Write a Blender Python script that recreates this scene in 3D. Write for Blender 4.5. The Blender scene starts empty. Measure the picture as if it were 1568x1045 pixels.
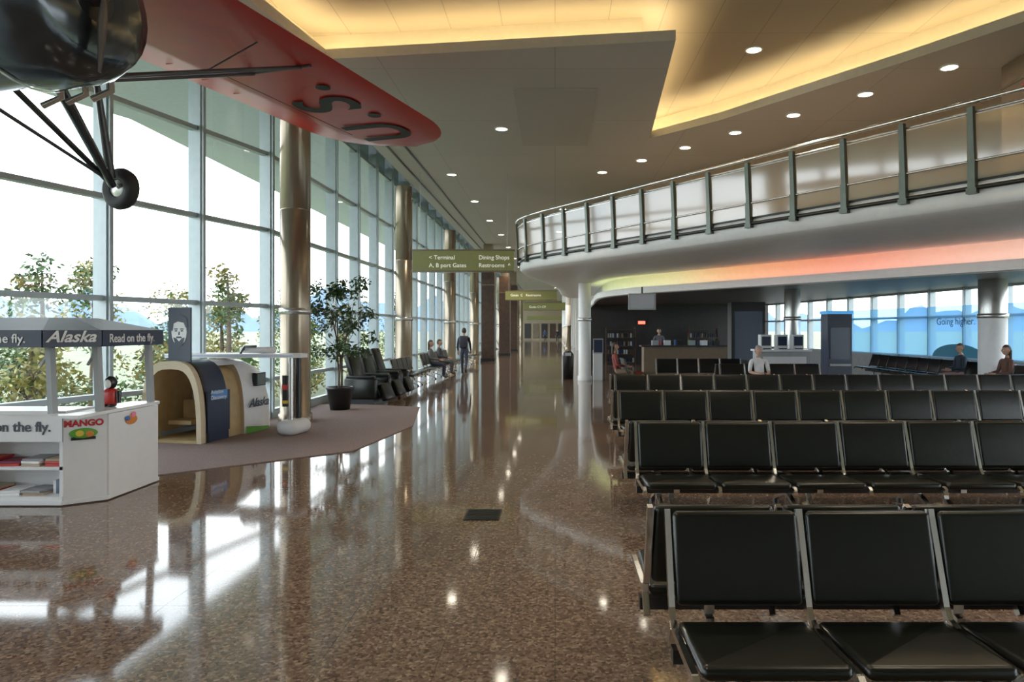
import bpy, bmesh, math, random
from mathutils import Vector, Matrix, geometry
random.seed(7)
S=bpy.context.scene
COL=S.collection
# ---------------------------------------------------------------- materials
MATS={}
def mat(name,col,rough=0.5,metal=0.0,emit=None,es=1.0,noise=0.0,nscale=8.0,spec=0.5,bump=0.0,coat=0.0):
    if name in MATS: return MATS[name]
    m=bpy.data.materials.new(name); m.use_nodes=True
    nt=m.node_tree; b=nt.nodes['Principled BSDF']
    b.inputs['Roughness'].default_value=rough; b.inputs['Metallic'].default_value=metal
    b.inputs['Specular IOR Level'].default_value=spec
    b.inputs['Coat Weight'].default_value=coat
    c=tuple(col)+(1,)
    b.inputs['Base Color'].default_value=c
    if noise>0 or bump>0:
        tc=nt.nodes.new('ShaderNodeTexCoord'); n=nt.nodes.new('ShaderNodeTexNoise')
        n.inputs['Scale'].default_value=nscale; n.inputs['Detail'].default_value=4
        nt.links.new(tc.outputs['Object'],n.inputs['Vector'])
        if noise>0:
            r=nt.nodes.new('ShaderNodeValToRGB')
            r.color_ramp.elements[0].position=0.3; r.color_ramp.elements[1].position=0.7
            r.color_ramp.elements[0].color=tuple(x*(1-noise) for x in col)+(1,)
            r.color_ramp.elements[1].color=tuple(min(1,x*(1+noise)) for x in col)+(1,)
            nt.links.new(n.outputs['Fac'],r.inputs['Fac']); nt.links.new(r.outputs['Color'],b.inputs['Base Color'])
        if bump>0:
            bp=nt.nodes.new('ShaderNodeBump'); bp.inputs['Strength'].default_value=bump; bp.inputs['Distance'].default_value=0.02
            nt.links.new(n.outputs['Fac'],bp.inputs['Height']); nt.links.new(bp.outputs['Normal'],b.inputs['Normal'])
    if emit:
        b.inputs['Emission Color'].default_value=tuple(emit)+(1,); b.inputs['Emission Strength'].default_value=es
    MATS[name]=m; return m

def glassmat(name,tint,gloss=0.08,diff=0.0,dcol=(1,1,1),rough=0.0):
    m=bpy.data.materials.new(name); m.use_nodes=True; nt=m.node_tree; nt.nodes.clear()
    o=nt.nodes.new('ShaderNodeOutputMaterial'); t=nt.nodes.new('ShaderNodeBsdfTransparent'); t.inputs[0].default_value=tuple(tint)+(1,)
    g=nt.nodes.new('ShaderNodeBsdfGlossy'); g.inputs['Roughness'].default_value=rough; g.inputs[0].default_value=(1,1,1,1)
    mx=nt.nodes.new('ShaderNodeMixShader'); mx.inputs[0].default_value=gloss
    nt.links.new(t.outputs[0],mx.inputs[1]); nt.links.new(g.outputs[0],mx.inputs[2]); out=mx.outputs[0]
    if diff>0:
        d=nt.nodes.new('ShaderNodeBsdfDiffuse'); d.inputs[0].default_value=tuple(dcol)+(1,)
        tr=nt.nodes.new('ShaderNodeBsdfTranslucent'); tr.inputs[0].default_value=tuple(dcol)+(1,)
        ad=nt.nodes.new('ShaderNodeMixShader'); ad.inputs[0].default_value=0.5
        nt.links.new(d.outputs[0],ad.inputs[1]); nt.links.new(tr.outputs[0],ad.inputs[2])
        m2=nt.nodes.new('ShaderNodeMixShader'); m2.inputs[0].default_value=diff
        nt.links.new(out,m2.inputs[1]); nt.links.new(ad.outputs[0],m2.inputs[2]); out=m2.outputs[0]
    nt.links.new(out,o.inputs[0]); MATS[name]=m; return m

def floor_mat():
    m=bpy.data.materials.new('polished_terrazzo'); m.use_nodes=True; nt=m.node_tree; b=nt.nodes['Principled BSDF']; L=nt.links.new
    tc=nt.nodes.new('ShaderNodeTexCoord')
    v=nt.nodes.new('ShaderNodeTexVoronoi'); v.inputs['Scale'].default_value=58; L(tc.outputs['Object'],v.inputs['Vector'])
    sep=nt.nodes.new('ShaderNodeSeparateColor'); L(v.outputs['Color'],sep.inputs[0])
    r=nt.nodes.new('ShaderNodeValToRGB'); e=r.color_ramp.elements
    e[0].position=0; e[0].color=(0.07,0.042,0.03,1); e[1].position=1; e[1].color=(0.31,0.22,0.155,1)
    for p,c in ((0.3,(0.13,0.08,0.056,1)),(0.62,(0.17,0.11,0.076,1)),(0.85,(0.22,0.15,0.105,1))):
        x=e.new(p); x.color=c
    L(sep.outputs[0],r.inputs[0])
    n=nt.nodes.new('ShaderNodeTexNoise'); n.inputs['Scale'].default_value=0.6; L(tc.outputs['Object'],n.inputs['Vector'])
    mr=nt.nodes.new('ShaderNodeMapRange'); mr.inputs['To Min'].default_value=0.85; mr.inputs['To Max'].default_value=1.2; L(n.outputs['Fac'],mr.inputs[0])
    mx=nt.nodes.new('ShaderNodeMix'); mx.data_type='RGBA'; mx.blend_type='MULTIPLY'; mx.inputs[0].default_value=1
    L(r.outputs[0],mx.inputs[6]); L(mr.outputs[0],mx.inputs[7])
    br=nt.nodes.new('ShaderNodeTexBrick'); br.offset=0; br.inputs['Scale'].default_value=1; br.inputs['Brick Width'].default_value=0.6; br.inputs['Row Height'].default_value=0.6
    br.inputs['Mortar Size'].default_value=0.003; br.inputs['Color1'].default_value=(1,1,1,1); br.inputs['Color2'].default_value=(0.88,0.88,0.88,1); br.inputs['Mortar'].default_value=(0.55,0.55,0.55,1)
    L(tc.outputs['Object'],br.inputs['Vector'])
    m3=nt.nodes.new('ShaderNodeMix'); m3.data_type='RGBA'; m3.blend_type='MULTIPLY'; m3.inputs[0].default_value=1
    L(mx.outputs[2],m3.inputs[6]); L(br.outputs[0],m3.inputs[7]); L(m3.outputs[2],b.inputs['Base Color'])
    mr2=nt.nodes.new('ShaderNodeMapRange'); mr2.inputs['From Min'].default_value=.5; mr2.inputs['From Max'].default_value=1; mr2.inputs['To Min'].default_value=0.16; mr2.inputs['To Max'].default_value=0.05
    L(br.outputs[0],mr2.inputs[0]); L(mr2.outputs[0],b.inputs['Roughness'])
    b.inputs['IOR'].default_value=1.65
    n2=nt.nodes.new('ShaderNodeTexNoise'); n2.inputs['Scale'].default_value=1.5; L(tc.outputs['Object'],n2.inputs['Vector'])
    bp=nt.nodes.new('ShaderNodeBump'); bp.inputs['Strength'].default_value=0.012; bp.inputs['Distance'].default_value=0.02; L(n2.outputs[0],bp.inputs['Height']); L(bp.outputs[0],b.inputs['Normal'])
    return m
def panel_mat(name,col,w,h,rough=0.6,line=0.55,ms=0.006):
    m=bpy.data.materials.new(name); m.use_nodes=True; nt=m.node_tree; b=nt.nodes['Principled BSDF']; L=nt.links.new
    tc=nt.nodes.new('ShaderNodeTexCoord'); br=nt.nodes.new('ShaderNodeTexBrick'); br.offset=0
    br.inputs['Scale'].default_value=1; br.inputs['Brick Width'].default_value=w; br.inputs['Row Height'].default_value=h; br.inputs['Mortar Size'].default_value=ms
    br.inputs['Color1'].default_value=tuple(col)+(1,); br.inputs['Color2'].default_value=tuple(x*.93 for x in col)+(1,); br.inputs['Mortar'].default_value=tuple(x*line for x in col)+(1,)
    L(tc.outputs['Object'],br.inputs['Vector']); L(br.outputs[0],b.inputs['Base Color']); b.inputs['Roughness'].default_value=rough
    MATS[name]=m; return m

FLOOR=floor_mat()
CEIL=panel_mat('ceiling_panel_grey',(0.56,0.54,0.50),3.0,3.0)
CEILR=panel_mat('ceiling_panel_tan',(0.44,0.36,0.25),0.9,4.0)
WHITE=mat('white_paint',(0.88,0.88,0.88),0.4,noise=0.03)
WHITEG=mat('white_laminate',(0.78,0.78,0.79),0.3,noise=0.02)
ALU=mat('window_aluminium',(0.40,0.47,0.50),0.4,0.2,noise=0.05)
CHROME=mat('polished_aluminium',(0.85,0.85,0.85),0.15,1.0,noise=0.03)
BLK=mat('black_vinyl',(0.004,0.005,0.004),0.30,noise=0.15,nscale=20,bump=0.05,spec=.36)
BLKM=mat('black_metal',(0.014,0.014,0.014),0.35,0.3,noise=0.1)
BRONZE=mat('bronze_column_cladding',(0.29,0.235,0.17),0.25,0.65,noise=0.1,nscale=2)
SILVER=mat('silver_column_cladding',(0.6,0.6,0.58),0.25,0.8,noise=0.05,nscale=2)
BROWN=mat('brown_wall_paint',(0.18,0.115,0.065),0.6,noise=0.08)
DARK=mat('dark_wall_panel',(0.022,0.019,0.018),0.45,noise=0.2)
DKWOOD=mat('dark_wood_cladding',(0.05,0.026,0.016),0.35,noise=0.3,nscale=5)
CARPET=mat('pink_grey_carpet',(0.21,0.145,0.13),0.95,noise=0.25,nscale=60,bump=0.3)
NAVY=mat('navy_paint',(0.009,0.018,0.05),0.4,noise=0.05)
GREYP=mat('grey_plastic',(0.33,0.35,0.36),0.35,noise=0.05)
TANP=mat('tan_plywood',(0.46,0.32,0.15),0.5,noise=0.12,nscale=6)
REDW=mat('red_wing_fabric',(0.48,0.011,0.007),0.35,noise=0.10,nscale=3)
DKLET=mat('dark_letter_paint',(0.004,0.002,0.002),0.6,noise=0.05)
OLIVE=mat('olive_sign_face',(0.15,0.155,0.05),0.4,emit=(0.30,0.31,0.10),es=0.10,noise=0.05)
SIGNT=mat('sign_lettering',(0.85,0.85,0.7),0.5,emit=(1,1,0.85),es=0.3)
LEAF=mat('leaf_green',(0.075,0.14,0.035),0.6,noise=0.5,nscale=3)
LEAFY=mat('leaf_yellow_green',(0.28,0.24,0.05),0.6,noise=0.4,nscale=2)
LEAFI=mat('ficus_leaf',(0.035,0.075,0.022),0.4,noise=0.4,nscale=5)
BARK=mat('bark',(0.10,0.07,0.05),0.9,noise=0.3)
RED=mat('red_plastic',(0.5,0.02,0.015),0.4,noise=0.05)
GREEN=mat('green_plastic',(0.1,0.35,0.03),0.4,noise=0.05)
ORANGE=mat('orange_paint',(0.75,0.22,0.03),0.5,noise=0.05)
YEL=mat('yellow_paint',(0.8,0.55,0.05),0.5,noise=0.05)
BLUE=mat('blue_paint',(0.03,0.12,0.4),0.4,noise=0.05)
TEAL=mat('teal_metal',(0.09,0.11,0.09),0.35,0.5,noise=0.1)
RUBBER=mat('tyre_rubber',(0.02,0.02,0.022),0.7,noise=0.2)
ENG=mat('engine_cowl_black',(0.06,0.07,0.08),0.15,0.6,noise=0.2,nscale=3)
STRUT=mat('strut_dark_grey',(0.08,0.08,0.09),0.35,0.4,noise=0.1)
LAMPW=mat('lamp_glow',(1,1,1),0.5,emit=(1,0.88,0.68),es=25)
COVE=mat('cove_led_strip',(1,1,1),0.5,emit=(1,0.77,0.40),es=22)
GLASS=glassmat('window_glass',(0.90,0.97,0.98),0.07)
RGLASS=glassmat('railing_glass',(0.70,0.69,0.60),0.18,0.36,(0.70,0.62,0.48),0.08)
FILM=glassmat('blue_window_film',(0.38,0.66,0.90),0.04,0.6,(0.16,0.40,0.68),0.1)
TERR=mat('overhang_soffit',(0.40,0.47,0.49),0.6,noise=0.05)

# ---------------------------------------------------------------- mesh builder
class MB:
    def __init__(s): s.v=[];s.f=[];s.fm=[];s.fs=[];s.mats=[]
    def mi(s,m):
        if m not in s.mats: s.mats.append(m)
        return s.mats.index(m)
    def add(s,vs,fs,m,smooth=False,M=None):
        o=len(s.v); i=s.mi(m)
        for p in vs:
            p=Vector(p); s.v.append(M@p if M else p)
        for f in fs: s.f.append([o+k for k in f]); s.fm.append(i); s.fs.append(smooth)
    def box(s,c,d,m,rz=0,M=None):
        x,y,z=d[0]/2,d[1]/2,d[2]/2
        R=Matrix.Translation(Vector(c))@Matrix.Rotation(rz,4,'Z')
        if M: R=M@R
        vs=[(a*x,b*y,e*z) for a in(-1,1) for b in(-1,1) for e in(-1,1)]
        s.add(vs,[(0,1,3,2),(4,6,7,5),(0,4,5,1),(2,3,7,6),(0,2,6,4),(1,5,7,3)],m,False,R)
    def bar(s,p0,p1,w,h,m,up=(0,0,1)):
        p0=Vector(p0);p1=Vector(p1);d=(p1-p0); L=d.length; d.normalize(); up=Vector(up)
        if abs(d.dot(up))>0.98: up=Vector((1,0,0))
        sx=d.cross(up).normalized(); sz=sx.cross(d)
        R=Matrix((sx,d,sz)).transposed().to_4x4(); R.translation=(p0+p1)/2
        s.box((0,0,0),(w,L,h),m,0,R)
    def tube(s,pts,r,m,n=10,caps=True,smooth=True,flat=None):
        pts=[Vector(p) for p in pts]; k=len(pts)
        if not hasattr(r,'__len__'): r=[r]*k
        vs=[];fs=[]; prev=None
        for i,p in enumerate(pts):
            t=(pts[min(i+1,k-1)]-pts[max(i-1,0)]).normalized()
            if prev is None:
                a=Vector((0,0,1)) if abs(t.z)<0.9 else Vector((1,0,0)); prev=t.cross(a).normalized()
            prev=(prev-t*prev.dot(t)).normalized(); q=t.cross(prev)
            for j in range(n):
                a=2*math.pi*j/n; vs.append(p+(prev*math.cos(a)+q*math.sin(a)*(flat or 1))*r[i])
        for i in range(k-1):
            for j in range(n):
                j2=(j+1)%n; fs.append((i*n+j,i*n+j2,(i+1)*n+j2,(i+1)*n+j))
        s.add(vs,fs,m,smooth)
        if caps:
            s.add(vs[:n],[tuple(range(n))[::-1]],m); s.add(vs[-n:],[tuple(range(n))],m)
    def cyl(s,p0,p1,r,m,n=24,r1=None): s.tube([p0,p1],[r,r if r1 is None else r1],m,n)
    def lathe(s,c,prof,m,n=24,M=None,smooth=True):
        vs=[];fs=[];k=len(prof); c=Vector(c)
        for (r,z) in prof:
            for j in range(n):
                a=2*math.pi*j/n; vs.append(c+Vector((r*math.cos(a),r*math.sin(a),z)))
        for i in range(k-1):
            for j in range(n):
                j2=(j+1)%n; fs.append((i*n+j,i*n+j2,(i+1)*n+j2,(i+1)*n+j))
        s.add(vs,fs,m,smooth,M)
    def ell(s,c,rad,m,n=16,k=10,fn=None,keep=None,M=None):
        vs=[];c=Vector(c)
        for i in range(k+1):
            th=math.pi*i/k
            for j in range(n):
                a=2*math.pi*(j+.5)/n
                p=Vector((math.sin(th)*math.cos(a)*rad[0],math.sin(th)*math.sin(a)*rad[1],math.cos(th)*rad[2]))
                if fn: p=fn(p)
                vs.append(p)
        fs=[]
        for i in range(k):
            for j in range(n):
                f=(i*n+j,(i+1)*n+j,(i+1)*n+(j+1)%n,i*n+(j+1)%n)
                if keep and not keep(sum((vs[q] for q in f),Vector())/4): continue
                fs.append(f)
        s.add([v+c for v in vs],fs,m,True,M)
    def pad(s,c,d,r,m,M=None,fn=None,n=16,k=9):
        vs=[];fs=[];c=Vector(c); h=[x/2 for x in d]
        rr=[min(r,x) for x in h]
        for i in range(k+1):
            th=math.pi*i/k
            for j in range(n):
                a=2*math.pi*(j+.5)/n
                q=(math.sin(th)*math.cos(a),math.sin(th)*math.sin(a),math.cos(th))
                p=Vector([ (1 if q[t]>=0 else -1)*(h[t]-rr[t])+q[t]*rr[t] for t in range(3)])
                if fn: p=fn(p)
                vs.append(p+c)
        for i in range(k):
            for j in range(n): fs.append((i*n+j,(i+1)*n+j,(i+1)*n+(j+1)%n,i*n+(j+1)%n))
        fs.append(tuple(range(n))); fs.append(tuple(range(k*n,k*n+n))[::-1])
        s.add(vs,fs,m,True,M)
    def prism(s,pts,z0,z1,m,M=None):
        n=len(pts); vs=[(p[0],p[1],z0) for p in pts]+[(p[0],p[1],z1) for p in pts]
        fs=[(i,(i+1)%n,n+(i+1)%n,n+i) for i in range(n)]
        tri=geometry.tessellate_polygon([[Vector((p[0],p[1],0)) for p in pts]])
        fs+= [tuple(t) for t in tri]+[tuple(n+x for x in t) for t in tri]
        s.add(vs,fs,m,False,M)
    def loft(s,rows,m,smooth=True):
        n=len(rows[0]); vs=[p for r in rows for p in r]; fs=[]
        for i in range(len(rows)-1):
            for j in range(n-1): fs.append((i*n+j,i*n+j+1,(i+1)*n+j+1,(i+1)*n+j))
        s.add(vs,fs,m,smooth)
    def mesh(s,name):
        me=bpy.data.meshes.new(name); me.from_pydata([tuple(v) for v in s.v],[],s.f)
        for m in s.mats: me.materials.append(m)
        me.polygons.foreach_set('material_index',s.fm); me.polygons.foreach_set('use_smooth',s.fs)
        bm=bmesh.new(); bm.from_mesh(me); bmesh.ops.recalc_face_normals(bm,faces=bm.faces); bm.to_mesh(me); bm.free()
        me.update(); return me
    def build(s,name,parent=None,loc=(0,0,0),rz=0,recenter=True):
        me=s.mesh(name); o=bpy.data.objects.new(name,me); COL.objects.link(o)
        if recenter and parent is None and rz==0 and tuple(loc)==(0,0,0) and len(s.v):
            xs=[v.x for v in s.v];ys=[v.y for v in s.v];zs=[v.z for v in s.v]
            c=Vector(((min(xs)+max(xs))/2,(min(ys)+max(ys))/2,min(zs)))
            me.transform(Matrix.Translation(-c)); o.location=c
        else:
            o.location=loc; o.rotation_euler=(0,0,rz)
        if parent: o.parent=parent
        return o
def empty(name,loc=(0,0,0),rz=0):
    e=bpy.data.objects.new(name,None); e.empty_display_size=0.2; COL.objects.link(e); e.location=loc; e.rotation_euler=(0,0,rz); return e
def text(name,body,size,loc,rot,m,parent=None,shear=0,ext=0.002,M=None,align='LEFT',bold=0):
    c=bpy.data.curves.new(name,'FONT'); c.body=body; c.size=size; c.extrude=ext; c.shear=shear; c.align_x=align; c.offset=bold
    c.materials.append(m); o=bpy.data.objects.new(name,c); COL.objects.link(o)
    if M: o.matrix_world=M
    elif loc is not None: o.location=loc; o.rotation_euler=rot
    if parent:
        o.parent=parent; 
    return o
def wallx(d):   # left glazed wall x at depth d
    return -9.2+0.283*d if d<13.04 else (-5.51+ (d-13.04)/(22-13.04)*(-5.35+5.51) if d<22 else -5.35)

# ---------------------------------------------------------------- floor / outside
mb=MB(); mb.prism([(wallx(-6)-.05,-6),(wallx(13.04)-.05,13.04),(-5.4,22),(-5.4,110),(15.0,110),(15.6,-6)],-0.12,0,FLOOR)
mb.build('floor',recenter=False)
mb=MB(); mb.prism([(-4.72,7.85),(-2.82,9.5),(-2.5,12.0),(-2.95,14.9),(-4.3,15.4),(-5.3,15.4),(-5.3,13.2),(-6.1,10.2),(-6.75,7.85)],0.0,0.012,CARPET); mb.build('carpet_area')
mb=MB()
GR=mat('outdoor_grass',(0.16,0.18,0.09),0.9,noise=0.3,nscale=0.5)
mb.prism([(-900,-200),(-12,-200),(-5.9,13),(-5.9,130),(-100,1400),(-900,1400)],-1.1,-0.9,GR)
mb.prism([(16,-200),(900,-200),(900,1400),(100,1400),(16,130)],-1.1,-0.9,GR)
mb.build('outdoor_ground',recenter=False)
# mountains
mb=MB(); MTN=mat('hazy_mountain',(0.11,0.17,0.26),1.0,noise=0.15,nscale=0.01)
def ridge(xs,y,base,amp,seed):
    random.seed(seed); r0=[];r1=[];r2=[]
    h=0
    for i in range(81):
        x=xs[0]+(xs[1]-xs[0])*i/80
        h=amp*(0.55+0.25*math.sin(i*.31+seed)+0.2*math.sin(i*.83)+0.12*math.sin(i*1.9+seed)+random.uniform(-.05,.05))
        r0.append((x,y-60,base));r1.append((x,y,h));r2.append((x,y+60,base))
    mb.loft([r0,r1,r2],MTN)
ridge((-1400,200),900,-2,58,3)
ridge((100,1500),1000,-2,45,5)
mb.build('mountain_range',recenter=False)

# ---------------------------------------------------------------- left glazed wall
ZT=[0.12,0.75,2.15,3.6,5.05,6.5,7.6]
def glazed(idx,p0,p1,spacing,zs,depth=0.24,w=0.10,start=0.0,glass=GLASS,frame=ALU):
    p0=Vector((p0[0],p0[1],0));p1=Vector((p1[0],p1[1],0)); d=p1-p0; L=d.length; d.normalize(); a=math.atan2(d.y,d.x)
    e=empty('window_%d'%idx,(p0.x,p0.y,0),a); mb=MB()
    s=start
    while s<=L+0.01:
        mb.box((s,0,(zs[0]+zs[-1])/2),(w,depth,zs[-1]-zs[0]),frame)
        mb.box((s,-depth*.5-.02 if True else 0,(zs[0]+zs[-1])/2),(w*.55,0.05,zs[-1]-zs[0]),frame)
        s+=spacing
    for z in zs: mb.box((L/2,0,z),(L,0.13,0.075),frame)
    mb.box((L/2,0,zs[0]/2),(L,0.2,zs[0]),frame)
    mb.build('frame',e)
    g=MB(); g.add([(0,0,zs[0]),(L,0,zs[0]),(L,0,zs[-1]),(0,0,zs[-1])],[(0,1,2,3)],glass); g.build('glass_pane',e)
    return e
glazed(1,(wallx(-6),-6),(wallx(13.04),13.04),1.72,ZT,start=(math.hypot(19.04,19.04*.283))%1.72)
glazed(2,(-5.51,13.04),(-5.35,22),1.79,ZT,start=1.79)
glazed(3,(-5.35,22),(-5.35,110),1.9,ZT,start=1.9)
# exterior overhang
mb=MB(); o=[(-15,-2),(-13,6),(-11.5,12),(-9.7,16.5),(-8.9,20),(-8.8,25),(-9,31),(-9,110)]; i_=[(wallx(y)-.2,y) for (x,y) in o]
mb.prism(o+i_[::-1],6.62,6.9,TERR); mb.build('trim_1',recenter=False)

# ---------------------------------------------------------------- columns
def column(name,x,y,r,z1,m,m2=None,ring=True):
    mb=MB(); m2=m2 or m
    mb.lathe((x,y,0),[(r+.03,0),(r+.03,.14),(r,.16),(r,2.0)],m2,32)
    if ring: mb.lathe((x,y,0),[(r,1.98),(r+.025,1.99),(r+.025,2.09),(r,2.1)],SILVER,32)
    mb.lathe((x,y,0),[(r,2.1),(r,3.9),(r-.006,3.905),(r-.006,3.93),(r,3.935),(r,z1)],m,32)
    return mb.build(name)
for y in (12.7,21.9,31.5,41,50.5,60,69.5,79,88.5,98): column('round_column',-4.83 if y<15 else -4.85,y,0.27,6.28,BRONZE)
for y in (62,72,82,92): column('round_column',1.2,y,0.25,6.28,WHITE,BRONZE)
column('round_column',1.0,23,0.21,3.26,WHITE,WHITE)
column('round_column',10.9,17,0.32,2.94,SILVER,WHITE)
column('round_column',12.0,13.2,0.32,2.94,SILVER,WHITE)
column('round_column',7.3,21,0.24,2.94,SILVER,SILVER)
for (x,y) in ((-3.6,37),(-3.3,45),(-3.3,54)):
    mb=MB(); mb.box((x,y,2.6),(0.7,0.9,5.2),DKWOOD); mb.box((x,y,.08),(.76,.96,.16),BLKM); mb.box((x,y,4.1),(.74,.94,.05),BRONZE); mb.box((x,y,5.74),(.5,.6,1.08),BRONZE); mb.build('wood_clad_pier')

# ---------------------------------------------------------------- ceilings
ZL=6.3; ZR=6.92
hole=[(-3.9,11.6),(1.92,10.85),(2.28,16.4),(3.6,15.0),(4.9,13.2),(6.0,11.7),(7.0,10.2),(8.2,8.3),(9.3,6.5),(12.5,1),(12.5,-4),(-6.6,-4)]
outer=[(-8.5+.283*-6,-6),(-4.9,12.9),(-4.55,14.5),(-4.55,110),(15,110),(15.6,-6)]
def offs(poly,d):
    n=len(poly);out=[]; A=sum(poly[i][0]*poly[(i+1)%n][1]-poly[(i+1)%n][0]*poly[i][1] for i in range(n)); sg=1 if A>0 else -1
    for i in range(n):
        p0=Vector(poly[i-1]);p=Vector(poly[i]);p1=Vector(poly[(i+1)%n])
        a=(p-p0).normalized();b=(p1-p).normalized(); na=Vector((a.y,-a.x))*sg; nb=Vector((b.y,-b.x))*sg
        k=(na+nb); 
        if k.length<1e-6: k=na
        k.normalize(); c=max(0.3,k.dot(na)); out.append(tuple(p+k*(d/c)))
    return out
def hfill(mb,outer,hole,z,m):
    P=[[Vector((x,y,0)) for x,y in outer]]
    if hole: P.append([Vector((x,y,0)) for x,y in hole])
    tri=geometry.tessellate_polygon(P); vs=[(x,y,z) for x,y in outer]+([(x,y,z) for x,y in hole] if hole else [])
    mb.add(vs,[tuple(t) for t in tri],m)
def vwall(mb,poly,z0,z1,m,closed=True):
    n=len(poly); 
    for i in range(n if closed else n-1):
        a=poly[i];b=poly[(i+1)%n]; mb.add([(a[0],a[1],z0),(b[0],b[1],z0),(b[0],b[1],z1),(a[0],a[1],z1)],[(0,1,2,3)],m)
TRIM=mat('ceiling_trim_grey',(0.50,0.49,0.46),0.5,noise=0.05)
COVW=mat('cove_wall_cream',(0.62,0.55,0.40),0.6,noise=0.03)
mb=MB()
hfill(mb,outer,hole,ZL,CEIL)
vwall(mb,hole,ZL,ZL+.17,TRIM)
h2=offs(hole,0.05); hfill(mb,h2,hole,ZL+.17,TRIM); vwall(mb,h2,ZL+.02,ZL+.17,TRIM)
hw=offs(hole,0.5); hfill(mb,hw,h2,ZL+.03,TRIM); vwall(mb,hw,ZL+.03,ZR,COVW); hfill(mb,hw,None,ZR,CEILR)
vwall(mb,outer[:4],ZL,ZL+.35,TRIM,False)
# roof over everything
mb.add([(-12,-6.2,7.65),(16,-6.2,7.65),(16,111,7.65),(-12,111,7.65)],[(0,1,2,3)],TERR)
mb.build('ceiling',recenter=False)
# cove strip
mb=MB(); sa=offs(hole,0.16); sb=offs(hole,0.22)
for i in list(range(0,9))+[11]:
    a,b,c,d=sa[i],sa[(i+1)%12],sb[(i+1)%12],sb[i]
    mb.add([(a[0],a[1],ZL+.09),(b[0],b[1],ZL+.09),(c[0],c[1],ZL+.09),(d[0],d[1],ZL+.09)],[(0,1,2,3)],COVE)
mb.build('cove_light_strip')
# dark trim lines on ceiling
mb=MB()
for x in (-4.2,-3.75): mb.box((x,62,ZL-.012),(0.05,92,0.02),BLKM)
mb.box((0.0,15.0,ZL-.01),(1.6,4.0,.02),mat('ceiling_hatch',(0.46,0.44,0.40),.6)); 
mb.build('trim_2')
# downlights
dl=[(-1.22,15.6),(-3.05,20.2),(-2.87,24.4),(-2.74,28.7),(-2.6,33),(6.05,13.3),(6.9,11.94),(5.1,14.6),(4.2,15.9),(3.28,17.2),(2.35,18.5),(1.38,19.9),(-2.6,38),(-2.6,44),(-2.6,50),(0.3,26),(0.2,32),(0,60),(0,75),(-2,90)]
def lamp(x,y,z,e,size=110,col=(1,.84,.62),r=0.13):
    mb=MB(); mb.lathe((0,0,0),[(r+.03,-.0),(r+.03,-.02),(r,-.022),(r,-.004)],WHITE,20); mb.lathe((0,0,0),[(r,-.006),(0.001,-.006)],LAMPW,20)
    o=mb.build('recessed_downlight',loc=(x,y,z))
    if e>0:
        l=bpy.data.lights.new('lamp','SPOT'); l.energy=e; l.spot_size=math.radians(size); l.spot_blend=0.6; l.color=col; l.shadow_soft_size=0.1
        lo=bpy.data.objects.new('bulb',l); COL.objects.link(lo); lo.parent=o; lo.location=(0,0,-.06)
for (x,y) in dl: lamp(x,y,ZL,160 if y<34 else 420)
lamp(3.7,12.7,ZR,180); 
for (x,y) in ((1,7.5),(-3,6),(5,7),(4,3),(-1,2)): lamp(x,y,ZR,150)

# ---------------------------------------------------------------- mezzanine
def cr(pts,k=6):
    P=[Vector(p) for p in pts]; P=[P[0]*2-P[1]]+P+[P[-1]*2-P[-2]]; out=[]
    for i in range(1,len(P)-2):
        for j in range(k):
            t=j/k; a,b,c,d=P[i-1],P[i],P[i+1],P[i+2]
            out.append(0.5*((2*b)+(-a+c)*t+(2*a-5*b+4*c-d)*t*t+(-a+3*b-3*c+d)*t**3))
    out.append(P[-2]); return out
E0=cr([(10.5,3.0),(8.05,6.6),(6.29,9.15),(4.42,11.87),(2.6,14.5),(0.81,17.0),(-0.3,18.6),(-0.85,19.6),(-1.05,20.5),(-0.98,21.6),(-0.6,23.8),(0.0,28),(0.3,34)])
E3=cr([(13.6,5.1),(11,8.7),(9.26,11.2),(7.4,13.9),(5.55,16.5),(3.8,18.9),(2.7,20.4),(2.1,21.5),(1.7,22.7),(1.5,24),(1.5,26),(1.6,29),(1.7,34)])
def at(f,z): return [ (a.x+(b.x-a.x)*f,a.y+(b.y-a.y)*f,z) for a,b in zip(E0,E3)]
mb=MB()
mb.loft([at(0.0,3.86),at(0.0,3.80)],BLKM)
mb.loft([at(0.01,3.80),at(0.0,3.74),at(0.0,3.50),at(0.015,3.45)],WHITE)
mb.loft([at(0.015,3.45),at(.03,3.42),at(0.1,3.37),at(.25,3.30),at(.45,3.26),at(.7,3.26),at(.92,3.31)],WHITE)
mb.loft([at(.92,3.31),at(.92,3.40),at(1.16,3.40),at(1.16,2.96),at(1.03,2.96),at(1.03,2.99),at(1.0,2.99),at(1.0,2.80),at(1.02,2.78),at(1.05,2.78),at(1.08,2.95)],WHITE,False)
mb.loft([at(0.0,3.86),at(1.2,3.86)],mat('mezzanine_carpet',(0.12,0.09,0.07),0.95,noise=.2,nscale=30))
mb.build('mezzanine_balcony',recenter=False)
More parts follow.
